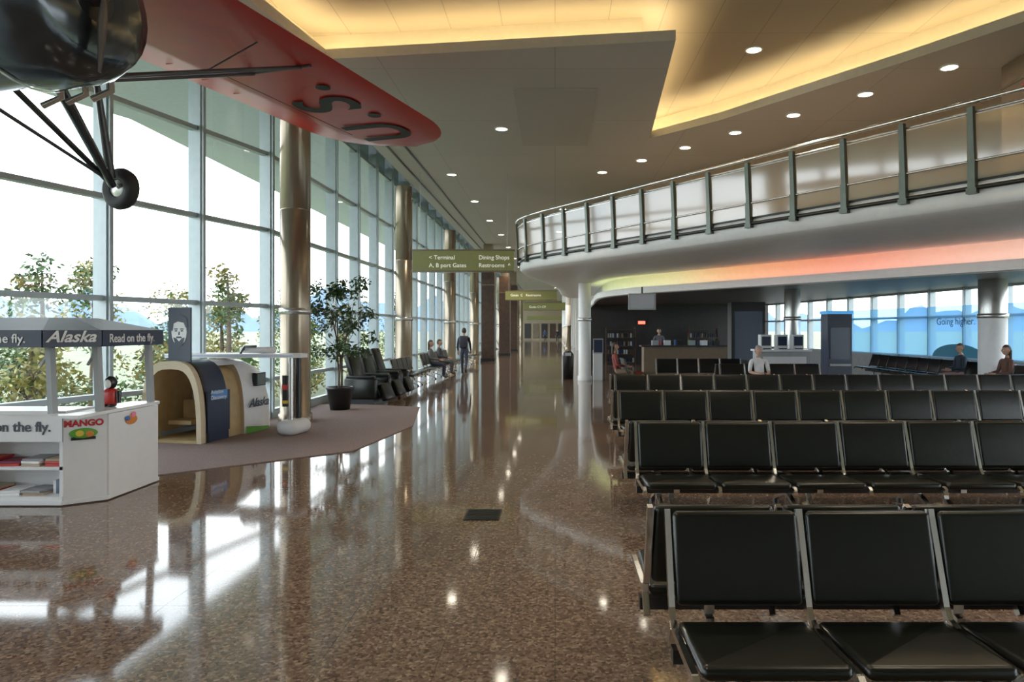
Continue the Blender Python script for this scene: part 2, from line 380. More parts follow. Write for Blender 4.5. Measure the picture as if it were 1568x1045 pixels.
# coloured cove strip
m=bpy.data.materials.new('colour_led_strip'); m.use_nodes=True; nt=m.node_tree; nt.nodes.clear()
o=nt.nodes.new('ShaderNodeOutputMaterial'); em=nt.nodes.new('ShaderNodeEmission'); em.inputs[1].default_value=6.5
tc=nt.nodes.new('ShaderNodeTexCoord'); sp=nt.nodes.new('ShaderNodeSeparateXYZ'); mr=nt.nodes.new('ShaderNodeMapRange'); mr.inputs[1].default_value=1.5; mr.inputs[2].default_value=10.5
r=nt.nodes.new('ShaderNodeValToRGB'); e=r.color_ramp.elements; e[0].color=(0.55,0.65,0.22,1); e[1].color=(0.9,0.7,0.55,1)
for p,c in ((.2,(.8,.68,.25,1)),(.34,(1,.38,.12,1)),(.55,(1,.24,.12,1)),(.72,(1,.42,.28,1))): x=e.new(p); x.color=c
nt.links.new(tc.outputs['Object'],sp.inputs[0]); nt.links.new(sp.outputs[0],mr.inputs[0]); nt.links.new(mr.outputs[0],r.inputs[0]); nt.links.new(r.outputs[0],em.inputs[0]); nt.links.new(em.outputs[0],o.inputs[0])
mb=MB(); a=at(1.07,2.975);b=at(1.09,2.975); mb.loft([a[6:62],b[6:62]],m); mb.build('coloured_cove_light',recenter=False)
# under mezzanine ceiling, back walls
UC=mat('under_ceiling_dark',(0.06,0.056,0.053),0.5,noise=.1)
def rwx(d): return 12.2-0.127*(d-20)
mb=MB()
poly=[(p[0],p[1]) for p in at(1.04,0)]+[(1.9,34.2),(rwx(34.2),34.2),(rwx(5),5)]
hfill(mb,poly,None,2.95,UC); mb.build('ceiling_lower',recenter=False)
mb=MB()
pw=[(p[0],p[1]) for p in at(1.18,0)]; vwall(mb,pw,3.86,6.3,mat('mezzanine_wall_tan',(0.34,0.23,0.14),.6,noise=.06),False); mb.build('wall_mezzanine',recenter=False)
mb=MB(); mb.box((rwx(34)-4.4,34.1,1.5),(9.2,.2,3.0),DARK); 
mb.build('wall_shop')
mb=MB(); mb.box((2.05,72,3.15),(.2,75.8,6.3),mat('corridor_wall',(0.40,0.33,0.24),.5,noise=.1))
for y in (40,48,56,64,72,80,90):
    mb.box((1.85,y,3.15),(.3,.6,6.3),WHITE); mb.box((1.92,y+4,1.5),(.06,5,2.4),DARK); mb.box((1.9,y+4,2.9),(.08,4,.35),[OLIVE,NAVY,RED][int(y)%3])
mb.build('wall_corridor')
mb=MB(); mb.box((5,110.1,3.8),(21,.2,7.6),mat('end_wall',(0.36,0.29,0.2),.6,noise=.1))
for k in range(5): mb.box((-4.4+k*1.35,109.95,1.5),(1.0,.08,2.4),[DARK,BRONZE,DARK,DKWOOD,DARK][k])
mb.box((-1.7,109.9,3.6),(5.6,.1,.6),OLIVE); mb.build('wall_end')
mb=MB(); mb.box((2.2,-6.1,3.8),(27,.2,7.6),mat('rear_wall',(0.45,0.43,0.40),.6,noise=.1)); mb.build('wall_back')
# right glazed wall
zr=[0.85,2.1,2.92]
glazed(4,(rwx(34),34),(rwx(5),5),1.55,zr,0.2,0.09,start=1.55)
glazed(5,(rwx(5),5),(rwx(-6),-6),1.55,[.12,.85,2.1,3.6,5.05,6.3],0.2,0.09,start=1.55)
mb=MB(); a=(rwx(34),34);b=(rwx(5),5); d=Vector((b[0]-a[0],b[1]-a[1],0)); L=d.length; ang=math.atan2(d.y,d.x)
mb.box((L/2,0.0,.42),(L,.22,.84),mat('low_wall_grey',(0.3,0.3,0.3),.6,noise=.1)); mb.box((L/2,0,5.3),(L,.2,4.6),mat('mez_right_wall',(0.28,0.19,0.12),.6,noise=.1)); mb.build('wall_right',loc=(a[0],a[1],0),rz=ang)
ad=empty('window_advert_film',(rwx(26.5)-.16,26.5,0),ang); mb=MB()
mb.add([(0,0,.87),(9.0,0,.87),(9.0,0,2.42),(0,0,2.42)],[(0,1,2,3)],FILM)
pts=[(6.2+1.1*math.cos(t),-.01,.87+.4*math.sin(t)) for t in [math.pi*i/14 for i in range(15)]]
mb.add(pts,[tuple(range(15))],mat('film_shape',(0.02,0.25,0.4),.5)); mb.build('film',ad)
text('film_lettering','Going higher.',0.30,(5.3,-.012,1.85),(math.radians(90),0,0),mat('film_text',(0.02,0.1,0.25),.5),ad)
# ---------------------------------------------------------------- railing
cum=[0]
for i in range(1,len(E0)): cum.append(cum[-1]+(E0[i]-E0[i-1]).length)
def pathat(s):
    for i in range(1,len(cum)):
        if cum[i]>=s:
            t=(s-cum[i-1])/(cum[i]-cum[i-1]); p=E0[i-1].lerp(E0[i],t); d=(E0[i]-E0[i-1]).normalized(); return p,d
    return E0[-1],(E0[-1]-E0[-2]).normalized()
rail=empty('glass_balustrade'); mb=MB(); g=MB()
s=0.2; ps=[]
while s<cum[-1]-.2: ps.append(s); s+=0.985
chk=Vector(at(1,0)[20])-Vector(at(0,0)[20]); p,d=pathat(cum[20]); n=Vector((d.y,-d.x)); SG=-1 if n.dot(Vector((chk.x,chk.y)))>0 else 1
def rp(s,off,z):   # off>0 = outward
    p,d=pathat(s); n=Vector((d.y,-d.x))*SG; return Vector((p.x+n.x*off,p.y+n.y*off,z))
for s in ps:
    p,d=pathat(s)
    mb.bar(rp(s,.03,3.62),rp(s,.05,4.1),.11,.10,TEAL,up=(d.x,d.y,0)); mb.bar(rp(s,.05,4.08),rp(s,.10,4.84),.08,.08,TEAL,up=(d.x,d.y,0))
    mb.box(rp(s,.03,3.66),(.14,.14,.08),TEAL,math.atan2(d.y,d.x))
def railpath(off,z): return [rp(c,off,z) for c in [ps[0]+(ps[-1]-ps[0])*i/70 for i in range(71)]]
mb.tube(railpath(.12,4.90),.032,CHROME,8); mb.tube(railpath(.02,4.78),.022,SILVER,8); mb.tube(railpath(.06,4.08),.02,SILVER,8)
mb.tube(railpath(.04,3.70),.035,BLKM,6)
for i in range(len(ps)-1):
    a=ps[i]+.07;b=ps[i+1]-.07
    g.add([rp(a,.05,4.1),rp(b,.05,4.1),rp(b,.08,4.72),rp(a,.08,4.72)],[(0,1,2,3)],RGLASS)
    g.add([rp(a,.05,3.82),rp(b,.05,3.82),rp(b,.05,4.06),rp(a,.05,4.06)],[(0,1,2,3)],RGLASS)
    mb.bar(rp(a,.08,4.73),rp(b,.08,4.73),.02,.02,SILVER)
mb.build('posts_and_rails',rail); g.build('glass_panels',rail)
# upper brown pier
mb=MB(); mb.box((8.1,11.6,5.07),(0.62,0.62,2.42),BROWN); mb.box((8.1,11.6,5.9),(0.66,0.66,.05),BRONZE); mb.cyl((7.75,11.25,5.75),(7.75,11.2,5.75),.05,RED,12); mb.build('upper_pier')
mb=MB(); mb.box((1.5,26,5.07),(0.5,0.5,2.42),BROWN); mb.box((1.5,26,5.9),(0.55,0.55,.05),BRONZE); mb.build('upper_pier')

# ---------------------------------------------------------------- signs
def sign(x0,x1,y,z0,z1,lines,name='hanging_wayfinding_sign'):
    e=empty(name,((x0+x1)/2,y,z0)); mb=MB(); w=x1-x0;h=z1-z0
    mb.box((0,0,h/2),(w,.22,h),OLIVE); mb.box((0,0,-.02),(w+.04,.26,.04),BRONZE); mb.box((0,0,h+.02),(w+.04,.26,.04),BRONZE)
    for sx in (-w/2+.2,w/2-.2): mb.cyl((sx,0,h),(sx,0,ZL-z0),.007,GREYP,8)
    mb.build('sign_body',e)
    for (dx,dz,sz,b) in lines: text('lettering',b,sz,(dx,-.113,dz),(math.radians(90),0,0),SIGNT,e)
sign(-4.15,-1.2,20.0,3.42,4.0,[(-1.0,.33,.17,'< Terminal'),(-1.0,.1,.17,'A, B port Gates'),(.45,.33,.17,'Dining Shops'),(.45,.1,.17,'Restrooms  ^')])
sign(-2.9,.1,40,3.45,3.95,[(-1.2,.2,.2,'Gates  C   Restrooms')])
sign(-3.0,1.2,66,3.6,4.3,[(-1.6,.2,.3,'Gates C1-C9')])

# ---------------------------------------------------------------- seating
P_=0.61
mbs=MB()
M=Matrix.Translation((P_/2,-.02,.665))@Matrix.Rotation(math.radians(-14),4,'X')
def bendb(p):
    q=p.copy(); q.y+= 0.035*(1-(p.x/.29)**2)*1.0; return q
mbs.pad((0,0,0),(.57,.055,.41),.03,BLK,M,bendb,24,13)
M2=Matrix.Translation((P_/2,-.36,.415))@Matrix.Rotation(math.radians(-4),4,'X')
mbs.pad((0,0,0),(.57,.50,.06),.035,BLK,M2,lambda p: Vector((p.x,p.y,p.z-.03*(1-(p.x/.29)**2))),24,13)
SEATME=mbs.mesh('seat_pads')
mbs=MB()
fr=[(0,.055,.865),(0,.045,.83),(0,-.03,.60),(0,-.075,.46),(0,-.11,.41),(0,-.18,.395),(0,-.5,.40),(0,-.59,.405),(0,-.62,.385),(0,-.615,.36)]
for a,b in zip(fr[:-1],fr[1:]): mbs.bar(a,(b[0],b[1],b[2]),.026,.034,CHROME)
mbs.bar((0,-.12,.40),(0,-.05,.30),.03,.04,CHROME)
FRME=mbs.mesh('seat_side_frame')
mbs=MB()
mbs.box((0,-.2,.33),(.05,.3,.04),CHROME); mbs.bar((0,-.05,.30),(0,-.1,.06),.04,.05,CHROME)
mbs.bar((0,-.05,.2),(0,-.45,.03),.045,.03,CHROME); mbs.bar((0,-.08,.16),(0,.3,.03),.045,.03,CHROME)
mbs.cyl((0,-.44,0),(0,-.44,.03),.03,BLKM,12); mbs.cyl((0,.29,0),(0,.29,.03),.03,BLKM,12)
LEGME=mbs.mesh('seat_leg')
def inst(me,name,parent,loc,rz=0):
    o=bpy.data.objects.new(name,me); COL.objects.link(o); o.parent=parent; o.location=loc; o.rotation_euler=(0,0,rz); return o
def row(x,y,n,rz=0,double=True,name='airport_bench_seating',off=-.07):
    e=empty(name,(x,y,0),rz)
    def one(ox,oy,flip):
        for i in range(n):
            if not flip: inst(SEATME,'seat_%d'%(i+1),e,(ox+i*P_,oy,0))
            else: inst(SEATME,'rear_seat_%d'%(i+1),e,(ox+(i+1)*P_,oy,0),math.pi)
        for i in range(n+1): inst(FRME,'frame',e,(ox+i*P_,oy,0),math.pi if flip else 0)
        mb=MB(); mb.box((ox+n*P_/2,oy+(.2 if flip else -.2),.31),(n*P_+.04,.06,.06),BLKM); mb.build('beam',e)
        k=list(range(0,n,2))+[n-1]
        for i in sorted(set(k)): inst(LEGME,'leg',e,(ox+(i+.5)*P_,oy,0),math.pi if flip else 0)
    one(0,0,False)
    if double: one(off,.17,True)
    return e
row(.52,3.12,7); row(.73,6.15,9); row(.86,9.3,11); row(1.1,12.6,13)
row(4.0,16.6,4); row(2.9,19.6,4,double=False)
# along right windows, facing -X
row(10.95,15.0+8.6,13,-math.pi/2+.127*0-.0,True)
# left side benches facing +X
row(-4.55,19.0,4,math.pi/2,False); row(-4.55,23.2,9,math.pi/2,False); row(-4.55,33.2,4,math.pi/2,False)
# massage chairs
def lounge(x,y,rz):
    e=empty('massage_recliner',(x,y,0),rz); mb=MB()
    mb.pad((0,0,.42),(.58,.62,.18),.07,BLK); 
    Mx=Matrix.Translation((0,.33,.82))@Matrix.Rotation(math.radians(-18),4,'X'); mb.pad((0,0,0),(.56,.18,.82),.08,BLK,Mx)
    mb.pad((0,-.07,.33),(.15,.08,.1),.03,BLK,Mx)
    for sx in(-.36,.36): mb.pad((sx,0,.36),(.16,.8,.5),.07,BLK); mb.pad((sx,0,.62),(.13,.7,.06),.03,BLKM)
    Mx=Matrix.Translation((0,-.45,.26))@Matrix.Rotation(math.radians(-25),4,'X'); mb.pad((0,0,0),(.5,.16,.42),.06,BLK,Mx)
    mb.box((0,.02,.07),(.7,.7,.14),BLKM); mb.build('recliner_body',e)
lounge(-4.35,15.9,math.pi/2-.2); lounge(-4.35,17.0,math.pi/2-.1); lounge(-4.35,18.1,math.pi/2)

# ---------------------------------------------------------------- potted ficus
def leafcloud(mb,c,rad,n,size,m,seed):
    rr=random.Random(seed)
    for _ in range(n):
        while True:
            p=Vector((rr.uniform(-1,1),rr.uniform(-1,1),rr.uniform(-1,1)))
            if p.length<1: break
        p=Vector((c[0]+p.x*rad[0],c[1]+p.y*rad[1],c[2]+p.z*rad[2]))
        a=Vector((rr.uniform(-1,1),rr.uniform(-1,1),rr.uniform(-1,.3))).normalized(); b=a.cross(Vector((rr.uniform(-1,1),rr.uniform(-1,1),rr.uniform(-1,1)))).normalized()
        L=size*rr.uniform(.7,1.3); mb.add([p,p+a*L*.5+b*L*.22,p+a*L,p+a*L*.5-b*L*.22],[(0,1,2,3)],m)
mb=MB(); tx,ty=-4.55,14.45
mb.lathe((tx,ty,0.012),[(.001,0),(.2,0),(.27,.42),(.29,.44),(.29,.48),(.25,.48),(.24,.42),(.001,.42)],BLKM,24)
for k in range(3):
    a=k*2.1; top=(tx+.25*math.cos(a),ty+.25*math.sin(a),2.1)
    mb.tube([(tx+.04*math.cos(a),ty+.04*math.sin(a),.42),(tx+.05*math.cos(a+1),ty+.05*math.sin(a+1),1.1),top],[.025,.02,.01],BARK,8)
    for j in range(5):
        b=a+j*1.3; q=Vector((tx+.05*math.cos(a+1),ty+.05*math.sin(a+1),1.1)).lerp(Vector(top),j/5); mb.tube([q,q+Vector((.4*math.cos(b),.4*math.sin(b),.35))],[.01,.004],BARK,6)
rr=random.Random(3)
for k in range(36):
    a=rr.uniform(0,6.28); R=rr.uniform(.05,.72); z=rr.uniform(1.15,2.7); leafcloud(mb,(tx+R*math.cos(a),ty+R*math.sin(a)*.8,z),(.17,.17,.15),48,.11,LEAFI,k)
mb.build('potted_ficus_tree')

# ---------------------------------------------------------------- outdoor trees
def tree(x,y,h,w,seed,yel=.3,dens=1.0):
    mb=MB(); rr=random.Random(seed); z0=-.95
    mb.tube([(x,y,z0),(x+.1,y,z0+h*.5),(x,y+.1,z0+h*.95)],[.12,.08,.02],BARK,8)
    for k in range(int(22*dens)):
        f=rr.uniform(.15,1); a=rr.uniform(0,6.28); R=w*(1.08-f)*rr.uniform(.2,1.0)+.1; z=z0+h*f
        c=(x+R*math.cos(a),y+R*math.sin(a),z); mb.tube([(x,y,z-R*.6),c],[.03,.008],BARK,5)
        leafcloud(mb,c,(.42*w/1.3,.42*w/1.3,.38*w/1.3),95,.17,LEAFY if rr.random()<yel else LEAF,seed*100+k)
    mb.build('outdoor_tree')
tree(-13.3,17.6,4.4,1.3,1,.2,.7); tree(-14.6,21.5,4.7,1.5,2,.3,.8); tree(-14,25,4.0,2.2,3,.7); tree(-11.6,23.6,3.7,1.6,4,.9); tree(-10.6,22.0,4.7,1.1,5,.2,.7)
tree(-16,19,3.2,2.2,6,.7); tree(-11.9,15.4,2.7,1.6,7,.5); tree(-9.9,17.5,2.5,1.4,8,.4); tree(-12,30,4.5,2,9,.5); tree(-10,33,4,2,10,.5); tree(-9.5,26,2.8,1.4,11,.3)
tree(-11,12.0,2.4,1.4,12,.5); tree(-10.5,45,5,2,13,.4)

# ---------------------------------------------------------------- airplane (hung from ceiling)
pl=empty('suspended_vintage_airplane',(-4.2,5.5,4.3))
O=Vector((-4.2,5.5,4.3)); ax=Vector((.954,-.30,0)); sp_=Vector((.30,.954,0)); up=Vector((0,0,1))
def W(a,b,c): return (ax*a+sp_*b+up*c)   # local to empty (no rotation)
mb=MB()
AO=-.36
secs=[(1.02+AO,.16,.18,-.02),(1.0+AO,.40,.42,-.02),(.93+AO,.55,.56,-.02),(.75+AO,.62,.62,-.02),(.35+AO,.62,.62,-.02)]
def ring(a,w,h,cz,n=28): return [W(a,w*math.cos(2*math.pi*k/n),cz+h*math.sin(2*math.pi*k/n)) for k in range(n+1)]
mb.loft([ring(*s) for s in secs],ENG); mb.add([W(1.02+AO,.16*math.cos(k*.2244),-.02+.18*math.sin(k*.2244)) for k in range(28)],[tuple(range(28))],BLKM)
mb.loft([ring(.37+AO,.56,.58,0),ring(-.6+AO,.55,.62,.02),ring(-2.0+AO,.45,.5,.1),ring(-4.2,.15,.22,.25)],mat('fuselage_dark_fabric',(0.06,0.065,0.075),.25,.3,noise=.15))
mb.loft([ring(.36+AO,.635,.635,-.02),ring(.33+AO,.635,.635,-.02)],SILVER)
mb.cyl(W(1.0+AO,0,0),W(1.2+AO,0,0),.09,STRUT,16,r1=.03)
for sg in (1,-1):   # propeller, parked upright
    mb.tube([W(1.12+AO,0,0),W(1.12+AO,.02*sg,.25*sg),W(1.10+AO,.03*sg,.62*sg)],[.03,.06,.02],STRUT,8,flat=.25)
for k in range(3): mb.tube([W(.2-.3*k,.5,-.33),W(.15-.3*k,.56,-.5),W(.0-.3*k,.5,-.58)],.03,SILVER,8)   # exhaust stubs
mb.build('fuselage',pl)
# wing (both sides)
mb=MB()
RIB=mat('red_wing_rib',(.32,.009,.006),.4)
def wing(sgn,L):
    rows=[];N=34
    for i in range(N+1):
        t=i/N; b=sgn*(0.2+(L-.2)*t)
        u=max(0,(t-.80)/.20); k=math.sqrt(max(0.0,1-u*u)); k=max(k,.02)
        le=.55; te=-1.7
        mid=(le+te)/2+ .15*(1-k); half=(le-te)/2*k
        prof=[(1,0),(.9,.035),(.6,.075),(.1,.09),(-.5,.05),(-1,0),(-.5,-.035),(.1,-.045),(.6,-.045),(.9,-.025),(1,0)]
        rows.append([W(mid+half*p[0],b,.72+p[1]*(.4+.6*k)*1.1) for p in prof])
    mb.loft(rows,REDW)
    mb.bar(W(-1.05,sgn*L*.45,.685),W(-1.05,sgn*L*.85,.685),.02,.012,DKLET); 
    for bb in (.3,.38,.46,.54): mb.bar(W(-1.5,sgn*L*bb,.705),W(-.3,sgn*L*bb,.672),.012,.006,RIB)
wing(1,7.0); wing(-1,5.0)
for (a,b) in ((.35,0),(-.35,0)):
    mb.tube([W(a*.6-.3,.45,-.40),W(a-.25,3.15,.66)],.018,STRUT,10,flat=1.4)
mb.tube([W(.0,.5,-.4),W(.0,1.8,.15),W(.1,2.4,.67)],.010,STRUT,8)
mb.tube([W(-.75,3.15,.665),W(.25,3.15,.665)],.018,STRUT,8)
mb.build('wings_and_struts',pl)
# U.S. lettering below wing
def wtext(body,a,b,size):
    M=Matrix((( -sp_.x,-ax.x,0,0),(-sp_.y,-ax.y,0,0),(0,0,-1,0),(0,0,0,1)))
    c=W(a,b,.652); M.translation=c
    o=text('underwing_lettering',body,size,None,None,DKLET,bold=.018)
    o.data.space_character=1.25
    o.parent=pl; o.matrix_local=M
wtext('U.S.',.0,6.35,1.35)
# landing gear
mb=MB()
def wheel(b,a=.35,z=-1.05):
    c=W(a,b,z); R=Matrix.Translation(c)@Matrix((( ax.x,0,sp_.x,0),(ax.y,0,sp_.y,0),(0,1,0,0),(0,0,0,1)))
    mb.lathe((0,0,0),[(.10,-.055),(.17,-.075),(.215,-.05),(.23,0),(.215,.05),(.17,.075),(.10,.055)],RUBBER,28,R)
    mb.lathe((0,0,0),[(.001,-.06),(.09,-.05),(.11,-.035),(.11,.035),(.09,.05),(.001,.06)],SILVER,20,R)
    s=1 if b>0 else -1
    mb.tube([W(-.45,s*.5,-.35),W(a,b-.1*s,z+.02)],[.055,.04],ENG,10); mb.tube([W(-1.0,s*.5,-.35),W(a,b-.1*s,z+.02)],.03,ENG,10)
    mb.tube([W(a+.4,s*.1,-.62),W(a,b-.1*s,z+.05)],.018,STRUT,8); mb.tube([W(a+.15,b-.4*s,z+1.0),W(a,b-.12*s,z+.1)],[.03,.05],STRUT,10)
wheel(1.75,-1.16); wheel(-1.4,-1.16); mb.build('landing_gear',pl)
mb=MB()
for (a,b) in ((0,2.0),(0,-1.5),(-1.5,0)): mb.cyl(W(a,b,.75 if a==0 else .5),W(a,b,ZR-4.3),.006,BLKM,6)
mb.build('suspension_cables',pl)

# ---------------------------------------------------------------- book-exchange kiosk
kx=empty('book_exchange_kiosk',(0,0,0)); mb=MB()
# base panels
mb.prism([(-6.6,6.55),(-4.74,6.55),(-4.44,6.78),(-4.44,7.66),(-6.6,7.66)],0.012,.05,WHITEG)
def panel(p,q,z0,z1,t=.035,m=WHITEG):
    mb.bar((p[0],p[1],(z0+z1)/2),(q[0],q[1],(z0+z1)/2),t,z1-z0,m)
panel((-4.74,6.58),(-4.46,6.79),.05,.90); panel((-4.46,6.8),(-4.46,7.64),.05,.86)
panel((-6.6,6.58),(-4.74,6.58),.62,.90); panel((-6.6,6.92),(-4.8,6.92),.05,.88); panel((-4.76,6.58),(-4.76,6.9),.05,.9); panel((-5.75,6.58),(-5.75,6.9),.05,.9); panel((-6.58,6.58),(-6.58,6.9),.05,.9)
mb.box((-5.67,6.75,.36),(1.85,.34,.03),WHITEG); mb.box((-5.67,6.75,.07),(1.85,.36,.04),WHITEG); mb.box((-5.67,6.76,.9),(1.95,.42,.035),WHITEG)
mb.box((-4.58,7.0,.885),(.3,1.3,.03),WHITEG)
# posts
for (x,y) in ((-6.5,6.5),(-4.78,6.5),(-4.5,6.75),(-4.5,7.6),(-6.5,7.6)):
    mb.bar((x,y,.9),(x+(.03 if x<-5 else -.03),y,1.56),.07,.05,GREYP)
    mb.bar((x-.12,y,1.35),(x,y,1.56),.02,.02,GREYP)
# canopy
cp=[(-6.75,6.3),(-4.73,6.3),(-4.42,6.65),(-4.42,7.68),(-6.75,7.68)]
for i in range(5):
    p=cp[i];q=cp[(i+1)%5]; mb.bar((p[0],p[1],1.615),(q[0],q[1],1.615),.03,.16,NAVY)
cp2=[(-6.2,6.75),(-5.0,6.75),(-4.85,6.9),(-4.85,7.25),(-6.2,7.25)]
ROOF=mat('canopy_grey_fabric',(0.09,0.10,0.12),.5,noise=.1)
mb.loft([[(p[0],p[1],1.695) for p in cp+cp[:1]],[(p[0],p[1],1.82) for p in cp2+cp2[:1]]],ROOF,False); hfill(mb,cp2,None,1.82,ROOF)
mb.build('kiosk_body',kx)
R90=math.radians(90)
text('canopy_text_front','Read on the fly.',.115,(-5.60,6.28,1.58),(R90,0,0),WHITE,kx,bold=.001)
ca=math.atan2(.35,.31)
text('canopy_text_corner','Alaska',.15,(-4.70+.005,6.30,1.585),(R90,0,ca),WHITE,kx,shear=.35,bold=.003)
text('canopy_text_side','Read on the fly.',.12,(-4.40,6.74,1.575),(R90,0,R90),WHITE,kx,bold=.001)
text('base_text','Read on the fly.',.135,(-5.70,6.558,.72),(R90,0,0),NAVY,kx,bold=.002)
cb=math.atan2(.21,.28)
text('sticker_text','MANGO',.085,(-4.725,6.565,.76),(R90,0,cb),RED,kx,bold=.004)
mb=MB(); Mx=Matrix.Translation((-4.60,6.66,.69))@Matrix.Rotation(cb,4,'Z')
mb.ell((0,-.005,0),(.12,.006,.05),GREEN,M=Mx); mb.ell((-.03,-.012,.0),(.035,.006,.03),YEL,M=Mx); mb.ell((.05,-.012,-.01),(.035,.006,.03),ORANGE,M=Mx); mb.box((0,-.004,-.05),(.2,.006,.03),BLKM,M=Mx)
Mx=Matrix.Translation((-4.44,7.15,.76)); mb.ell((.006,0,0),(.005,.10,.05),ORANGE,M=Mx); mb.ell((.01,.03,.05),(.005,.04,.03),mat('pink_ink',(.8,.2,.3),.5),M=Mx); mb.ell((.01,-.07,.02),(.005,.04,.025),BLUE,M=Mx)
mb.build('stickers',kx)
mb=MB(); rr=random.Random(5); bc=[RED,WHITE,mat('book_blue',(.1,.16,.25),.5),WHITE,mat('book_tan',(.4,.3,.2),.5),mat('book_grey',(.3,.3,.32),.6),mat('book_maroon',(.2,.02,.05),.6)]
for zz in (.09,.375):
    x=-6.5
    while x<-4.85:
        if rr.random()<.7:
            for k in range(rr.randint(2,4)): mb.box((x+.09,6.74,zz+.012+k*.025),(.19,.26,.022),rr.choice(bc),rr.uniform(-.15,.15))
            x+=.23
        else:
            for k in range(rr.randint(2,4)): h=rr.uniform(.12,.16); mb.box((x+.015,6.78,zz+h/2),(.026,.15,h),rr.choice(bc)); x+=.03
            x+=.06
        if abs(x+5.78)<.14: x=-5.62
mb.build('books_and_magazines',kx)
# toy figure on counter
mb=MB(); mb.pad((-4.62,7.1,1.0),(0+.14,.12,.18),.05,RED); mb.ell((-4.62,7.1,1.15),(.06,.06,.07),BLKM); mb.ell((-4.62,7.055,1.14),(.035,.025,.045),WHITE)
for sx in(-.08,.08): mb.tube([(-4.62+sx,7.1,1.06),(-4.62+sx*1.2,7.08,.94)],[.03,.022],BLKM,8)
for sx in(-.035,.035): mb.pad((-4.62+sx,7.07,.917),(.05,.09,.03),.015,BLKM)
mb.build('plush_figure')

# ---------------------------------------------------------------- play airplane
pa=empty('childrens_play_airplane',(-5.72,10.15,0.012),-.19)   # local +Y = along axis
mb=MB()
def arch(u,w,h,t=0,n=20,z0=0):
    pts=[]
    for k in range(n+1):
        a=math.pi*k/n; x=-w*math.copysign(abs(math.cos(a))**.6,math.cos(a)); z=h*math.sin(a)**.7 if 0<k<n else 0
        pts.append((x,u,z0+z))
    return pts
CREAM=mat('cream_paint',(.58,.47,.30),.5,noise=.05)
mb.loft([arch(0,.52,1.22),arch(.0,.44,1.10)],CREAM,False); mb.loft([arch(0,.52,1.22),arch(.10,.52,1.22)],CREAM); mb.loft([arch(.10,.535,1.235),arch(.16,.535,1.235)],BLKM)
mb.loft([arch(.16,.52,1.22),arch(.62,.52,1.22)],NAVY); mb.loft([arch(0,.46,1.12),arch(1.0,.46,1.12)],TANP)
mb.loft([[p for p in arch(.62,.52,1.22)[4:14]],[p for p in arch(1.0,.52,1.22)[4:14]]],WHITEG)
mb.loft([arch(1.0,.52,1.22),arch(1.35,.53,1.2),arch(1.7,.48,1.08),arch(1.95,.35,.8),arch(2.08,.15,.4)],WHITEG); mb.loft([arch(1.0,.52,1.22),arch(1.0,.46,1.12)],CREAM,False)
mb.box((0,.5,.02),(.9,1.0,.04),TANP); mb.box((-.15,.55,.25),(.4,.35,.06),TANP); mb.box((-.15,.72,.42),(.4,.05,.3),TANP)
mb.box((.53,.36,.45),(.03,.5,.62),NAVY); mb.box((.55,.36,.7),(.01,.36,.14),mat('label_blue',(.08,.25,.6),.4)); 
# cockpit window
mb.box((.50,1.42,.86),(.07,.26,.22),BLKM); mb.box((.515,1.42,.86),(.06,.22,.18),TEAL)
mb.loft([[(.542,1.02,.0),(.542,1.02,.12)],[(.547,1.35,.0),(.547,1.35,.08)],[(.51,1.68,.0),(.51,1.68,.05)]],GREEN)
# wing
mb.prism([(-.7,.7),(1.35,1.05),(1.45,1.12),(1.45,1.32),(1.35,1.4),(-.7,1.35)],1.235,1.30,WHITEG)
mb.prism([(-.7,.69),(1.35,1.04),(1.35,1.045),(-.7,.695)],1.262,1.27,BLUE); mb.pad((.7,1.1,1.36),(.5,.3,.10),.04,WHITEG)
mb.tube([(.45,1.0,1.3),(.6,.9,1.42),(.8,.9,1.42)],.02,BLKM,8)
# engine stand
mb.pad((1.28,1.2,.12),(.36,.56,.24),.11,WHITEG); mb.cyl((1.28,1.1,.2),(1.28,1.1,1.24),.045,SILVER,14); mb.cyl((1.28,1.32,.2),(1.28,1.32,1.24),.045,BLKM,14)
mb.cyl((1.2,1.1,.45),(1.2,1.1,.95),.06,BLKM,14); mb.cyl((1.2,1.1,.72),(1.2,1.1,.80),.064,RED,14); mb.cyl((1.2,1.1,.5),(1.2,1.1,.55),.064,YEL,14)
# tail fin panel
mb.prism([(-.12,.10),(.26,.10),(.26,.13),(-.12,.13)],1.2,2.02,NAVY)
FX,FY=.07,.097
def fpoly(pts,m,d): mb.add([(FX+x,FY-d,1.66+z) for x,z in pts],[tuple(range(len(pts)))],m)
fpoly([(.13*math.cos(a)*1.0,.2*math.sin(a)-.01) for a in [i*.3927 for i in range(16)]],WHITE,.002)
fpoly([(-.15,.05),(-.12,.2),(0,.27),(.13,.2),(.15,.05),(.11,.06),(.08,.13),(-.02,.15),(-.09,.12),(-.11,.0)],NAVY,.004)
for sx in(-.05,.05): fpoly([(sx-.03,.03),(sx+.03,.03),(sx+.03,.045),(sx-.03,.045)],NAVY,.005); fpoly([(sx-.02,0),(sx+.02,0),(sx+.02,.018),(sx-.02,.018)],NAVY,.005)
fpoly([(-.015,-.05),(.015,-.05),(.01,.0),(-.005,.0)],NAVY,.005); fpoly([(-.05,-.1),(.05,-.1),(.04,-.075),(-.04,-.075)],NAVY,.005); fpoly([(-.1,-.09),(-.05,-.1),(0,-.15),(.05,-.1),(.1,-.09),(.06,-.2),(0,-.23),(-.06,-.2)],NAVY,.0045)
mb.build('play_airplane_body',pa)
text('nose_text','Alaska',.2,(.552,1.08,.42),(R90,0,R90),NAVY,pa,shear=.35,bold=.004)
text('door_text','Aviation\nDiscovery',.085,(.558,.16,.72),(R90,0,R90),WHITE,pa)

